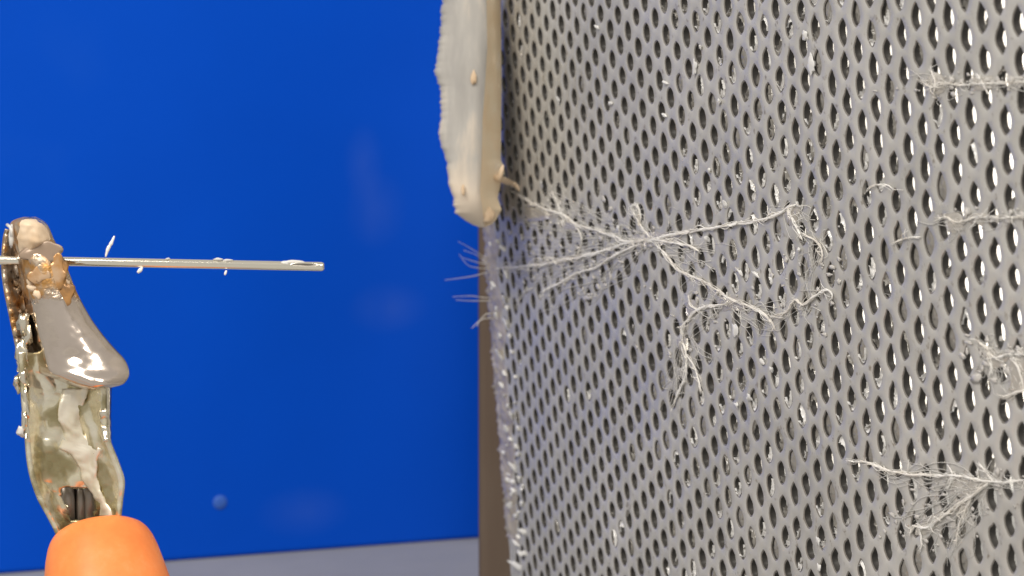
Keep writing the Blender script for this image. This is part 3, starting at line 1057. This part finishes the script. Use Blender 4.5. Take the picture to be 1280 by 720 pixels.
# rear jaw, half hidden, with teeth along its edge
rl = curve([286, 300, 330, 360, 400, 440, 480], [6, 3, 1, 4, 12, 20, 26])
rr2 = curve([286, 300, 330, 360, 400, 440, 480], [26, 30, 34, 40, 50, 60, 66])
def rear_z(t, y, x):
    tooth = abs(((y / 13.0) % 1) - .5) * 2
    return ZC + 4.2 - 1.9 * t * t * (1 if t < 0 else .3) - (0.35 * tooth if t < -.6 else 0)
vs, fs = loft(286, 482, 80, 14, rl, rr2, rear_z, rough=.8, seed=11)
build('rear_jaw', vs, fs, M_rusty, clip, solid=0.0004)
# jaw edge teeth on the left, catching light
tv = []
for k, (x, y, a_, b_) in enumerate(((30, 408, .55, 1.0), (36, 420, .4, .8), (28, 442, .5, 1.1), (25, 455, .35, .8), (30, 470, .5, .9), (22, 478, .3, .7), (33, 500, .35, 1.5), (31, 525, .3, 1.0))):
    tv.append(blob(at(x, y, ZC + .5), (a_, b_, .6), 9, 7, .5, 120 + k))
build('jaw_teeth', *join(tv), M_bright, clip)
# crimped channel of the body
tl = curve([440, 480, 510, 540, 575, 600, 625, 645, 670, 700], [22, 25, 27, 30, 33, 38, 47, 58, 70, 78])
trr = curve([440, 480, 510, 545, 575, 600, 625, 645, 670, 700], [118, 132, 134, 137, 148, 156, 154, 152, 150, 150])


def trough_z(t, y, x):
    z = ZC + 1.2 + 2.6 * (1 - abs(t) ** 2.2) + 0.018 * (y - 560)
    z += 0.5 * max(0, min(1, (510 - y) / 40))
    z -= 0.3 * math.exp(-((t - 0.55 - 0.1 * math.sin(y * .06)) / .12) ** 2)
    z -= 0.35 * math.exp(-((t + 0.35 - 0.12 * math.sin(y * .05 + 1)) / .15) ** 2)
    return z


def window(x, y):
    return 76 < x < 120 and 609 < y < 648 and not (x < 84 and y > 630)
vs, fs = loft(440, 700, 84, 30, tl, trr, trough_z, rough=.3, seed=21, skip=window)
build('crimped_body', vs, fs, M_trough, clip, solid=0.0004)
# wire strands seen through the crimp window
wv = []
for k, (x0_, r_) in enumerate(((84, .85), (101, .6), (114, .95))):
    wv.append(tube([at(x0_ - 2 + 3 * math.sin(k * 2), 596, ZC + 6.4 + .3 * (k % 2)), at(x0_, 622, ZC + 5.9 + .3 * (k % 3)), at(x0_ + 2, 690, ZC + 6.4)], r_, 5))
build('wire_strands', *join(wv), M_wire, clip)
# bright ragged fold down the channel
le = [(78, 486), (74, 505), (72, 524), (81, 541), (73, 561), (87, 567), (100, 586), (102, 600), (114, 616), (121, 628), (124, 646)]
re = [(112, 486), (104, 505), (101, 524), (104, 543), (116, 557), (128, 561), (121, 575), (121, 598), (128, 618), (139, 634), (142, 648)]
Y = np.linspace(486, 646, 60)
fl_ = lambda y: float(np.interp(y, [p[1] for p in le], [p[0] for p in le])) + 1.6 * mnoise.noise(Vector((y * .2, 0, 1)))
fr_ = lambda y: float(np.interp(y, [p[1] for p in re], [p[0] for p in re])) + 1.6 * mnoise.noise(Vector((y * .2, 4, 1)))
vs, fs = loft(486, 646, 60, 12, fl_, fr_, lambda t, y, x: trough_z((x - tl(y)) / (trr(y) - tl(y)) * 2 - 1, y, x) - 0.85 + .3 * t * t, rough=.25, seed=31)
M_fold = mat('cream_fold', (0.80, 0.73, 0.58), 0.3, 0.35)
setin(M_fold, 'Base Color', ramp(M_fold, nz(M_fold, 300, 4), [(.3, (.74, .67, .50)), (.55, (.90, .84, .70))]))
build('ragged_fold', vs, fs, M_fold, clip, solid=0.0003)
# folded side walls of the channel
vs, fs = loft(392, 548, 50, 7, curve([392, 440, 500, 548], [31, 23, 26, 29]), curve([392, 440, 500, 548], [37, 38, 38, 36]), lambda t, y, x: ZC + .4 + 1.6 * t * t, rough=.8, seed=41)
build('side_wall', vs, fs, M_bright, clip, solid=0.0003)
vs, fs = loft(484, 552, 26, 7, curve([484, 520, 552], [120, 123, 131]), curve([484, 520, 552], [136, 135, 136]), lambda t, y, x: ZC + .6 + 1.2 * t * t, rough=.9, seed=43)
build('side_wall', vs, fs, M_bright, clip, solid=0.0003)
# glue threads on the left of the clip
build('glue_thread', *join([tube([at(9, 281, ZC), at(13, 284, ZC - .5), at(15, 296, ZC - .6)], .16, 6), blob(at(26, 539, ZC + .3), (.35, .5, .3), 9, 7, .4, 71), blob(at(14, 296, ZC - .4), (.25, 1.0, .3), 9, 7, .3, 72)]), M_poly, clip)

# orange sleeve: tapered tube leaning away at the top, standing on the bench
ctr_top = at(124, 669, ZC + 5.5)
axis = np.array((-0.20, 0.92, 0.44)); axis /= np.linalg.norm(axis)
side = np.array((1.0, 0.26, 0.0)); side -= axis * side.dot(axis); side /= np.linalg.norm(side)
depth = np.cross(axis, side)
prof = [(0.30, 3.3), (0.36, 3.6), (0.26, 3.95), (0.02, 4.3), (-0.4, 4.62), (-1.0, 4.9), (-2.0, 5.2), (-3.5, 5.5), (-6, 5.95), (-12, 6.4), (-22, 6.5)]
prof = [(3.0 * 0 + -3.0, 3.7)] + prof
vs, fs = [], []
NS = 48
ends = []
for h_, r_ in prof:
    for k in range(NS):
        th = 2 * math.pi * k / NS
        vs.append(ctr_top + axis * h_ + r_ * (math.cos(th) * side + math.sin(th) * depth))
# last ring is cut level with the bench
base_c = ctr_top + axis * -22
for i in range(len(prof) - 1):
    for k in range(NS):
        kk = (k + 1) % NS
        fs.append((i * NS + k, i * NS + kk, (i + 1) * NS + kk, (i + 1) * NS + k))
fs.append(tuple((len(prof) - 1) * NS + k for k in range(NS)))
build('orange_sleeve', vs, fs, M_orange, clip)
lead = [ctr_top + axis * -21.5, ctr_top + axis * -26 + np.array((0, 0, 1.0))]
wl0 = [wpt(p) for p in lead]
low = np.array(wl0[1]); low2 = low.copy(); low2[2] = 0.0022; low2[0] -= 0.012; low2[1] -= 0.01
low3 = low2 + np.array((-0.06, -0.02, 0))
inv_cam = lambda pw: np.array(((pw - CAM).dot(RIGHT), (pw - CAM).dot(UP), (pw - CAM).dot(FWD))) / MM
lp = smooth_path([lead[0], lead[1], inv_cam(low2), inv_cam(low3)], 2.0)
build('lead_wire', *tube(lp, 1.6, 12), M_orange, clip)

# ------------------------------------------------------------------ needle
ZN = ZC + 1.6
nd = empty('needle', wpt(at(240, 330, ZN)), 'thin steel hollow needle held level in the clip, pointing at the sheet', 'needle')
p0, p1 = at(-40, 324.3, ZN), at(405, 333.2, ZN)
ax_ = (p1 - p0) / np.linalg.norm(p1 - p0)
up_ = np.array((0, 1.0, 0)); up_ -= ax_ * up_.dot(ax_); up_ /= np.linalg.norm(up_)
bk_ = np.cross(ax_, up_)
ro, ri = 0.42, 0.24
L = np.linalg.norm(p1 - p0)
vs, fs = [], []
stations = list(np.linspace(0, L - 1.8, 60)) + [L - 1.2, L - .7, L - .35, L - .2, L - .09, L - .03, L]
K = 24
for s_ in stations:
    rad = ro * (1 if s_ < L - .3 else (.97 if s_ < L - .15 else (.88 if s_ < L - .05 else (.78 if s_ < L - .01 else .66))))
    for k in range(K):
        th = 2 * math.pi * k / K
        # the last 3.5 mm are ground flat on the side that faces up and forward
        rr_ = rad * (1 + .010 * mnoise.noise(Vector((s_ * .6, k * .5, 0))))
        vs.append(p0 + ax_ * s_ + rr_ * (math.cos(th) * up_ + math.sin(th) * bk_))
ns = len(stations)
for s_ in (L, L - 3.0):
    for k in range(K):
        th = 2 * math.pi * k / K
        vs.append(p0 + ax_ * s_ + ri * (math.cos(th) * up_ + math.sin(th) * bk_))
for i in range(ns + 1):
    for k in range(K):
        kk = (k + 1) % K
        fs.append((i * K + k, i * K + kk, (i + 1) * K + kk, (i + 1) * K + k))
fs.append(tuple((ns + 1) * K + k for k in range(K)))
build('tube', vs, fs, M_steel, nd)


def wisp(path, r):
    pts = [at(p[0], p[1], ZN - .15) for p in smooth_path(path, 1.5)]
    n = len(pts)
    return tube(pts, [r * (.35 + .65 * math.sin(math.pi * (i_ + .6) / (n + .2))) * (1 + .4 * mnoise.noise(Vector((i_ * .5, path[0][0], 0)))) for i_ in range(n)], 7)


build('fibre_wisp', *wisp([(132, 321), (135, 311), (139, 304), (143, 295)], .17), M_fibre, nd)
build('fibre_wisp', *wisp([(178, 334), (175, 338), (172, 341)], .2), M_fibre, nd)
build('fibre_wisp', *wisp([(283, 338), (282, 341), (281, 344)], .12), M_fibre, nd)
for k, (x, y, a_, b_) in enumerate(((210, 323.5, .22, .1), (273, 324.2, .45, .14), (285, 325.5, .5, .12), (368, 328, 1.1, .2), (357, 329, .5, .2))):
    build('glue_speck', *blob(at(x, y, ZN - .2), (a_, b_, .22), 10, 8, .2, 150 + k), M_poly, nd)
# ground opening behind the tip, a dark slot with a bright rim
vs, fs = [], []
for (ra, rb, dz) in ((1.40, .25, .30), (1.30, .19, .47), (1.16, .13, .425)):
    for k in range(28):
        th = 2 * math.pi * k / 28
        c_ = p0 + ax_ * (L - 1.75)
        yy = rb * math.sin(th) + .10
        vs.append(c_ + ax_ * ra * math.cos(th) + up_ * yy + np.array((0, 0, -1.0)) * dz)
for i in range(2):
    for k in range(28):
        kk = (k + 1) % 28
        fs.append((i * 28 + k, i * 28 + kk, (i + 1) * 28 + kk, (i + 1) * 28 + k))
fm = [0] * len(fs)
fs.append(tuple(56 + k for k in range(28))); fm.append(1)
M_slot = mat('slot_shadowed_bore', (0.25, 0.23, 0.20), 0.35, 0.9)
build('bevel_opening', vs, fs, [M_steel, M_slot], nd, fmat=fm)
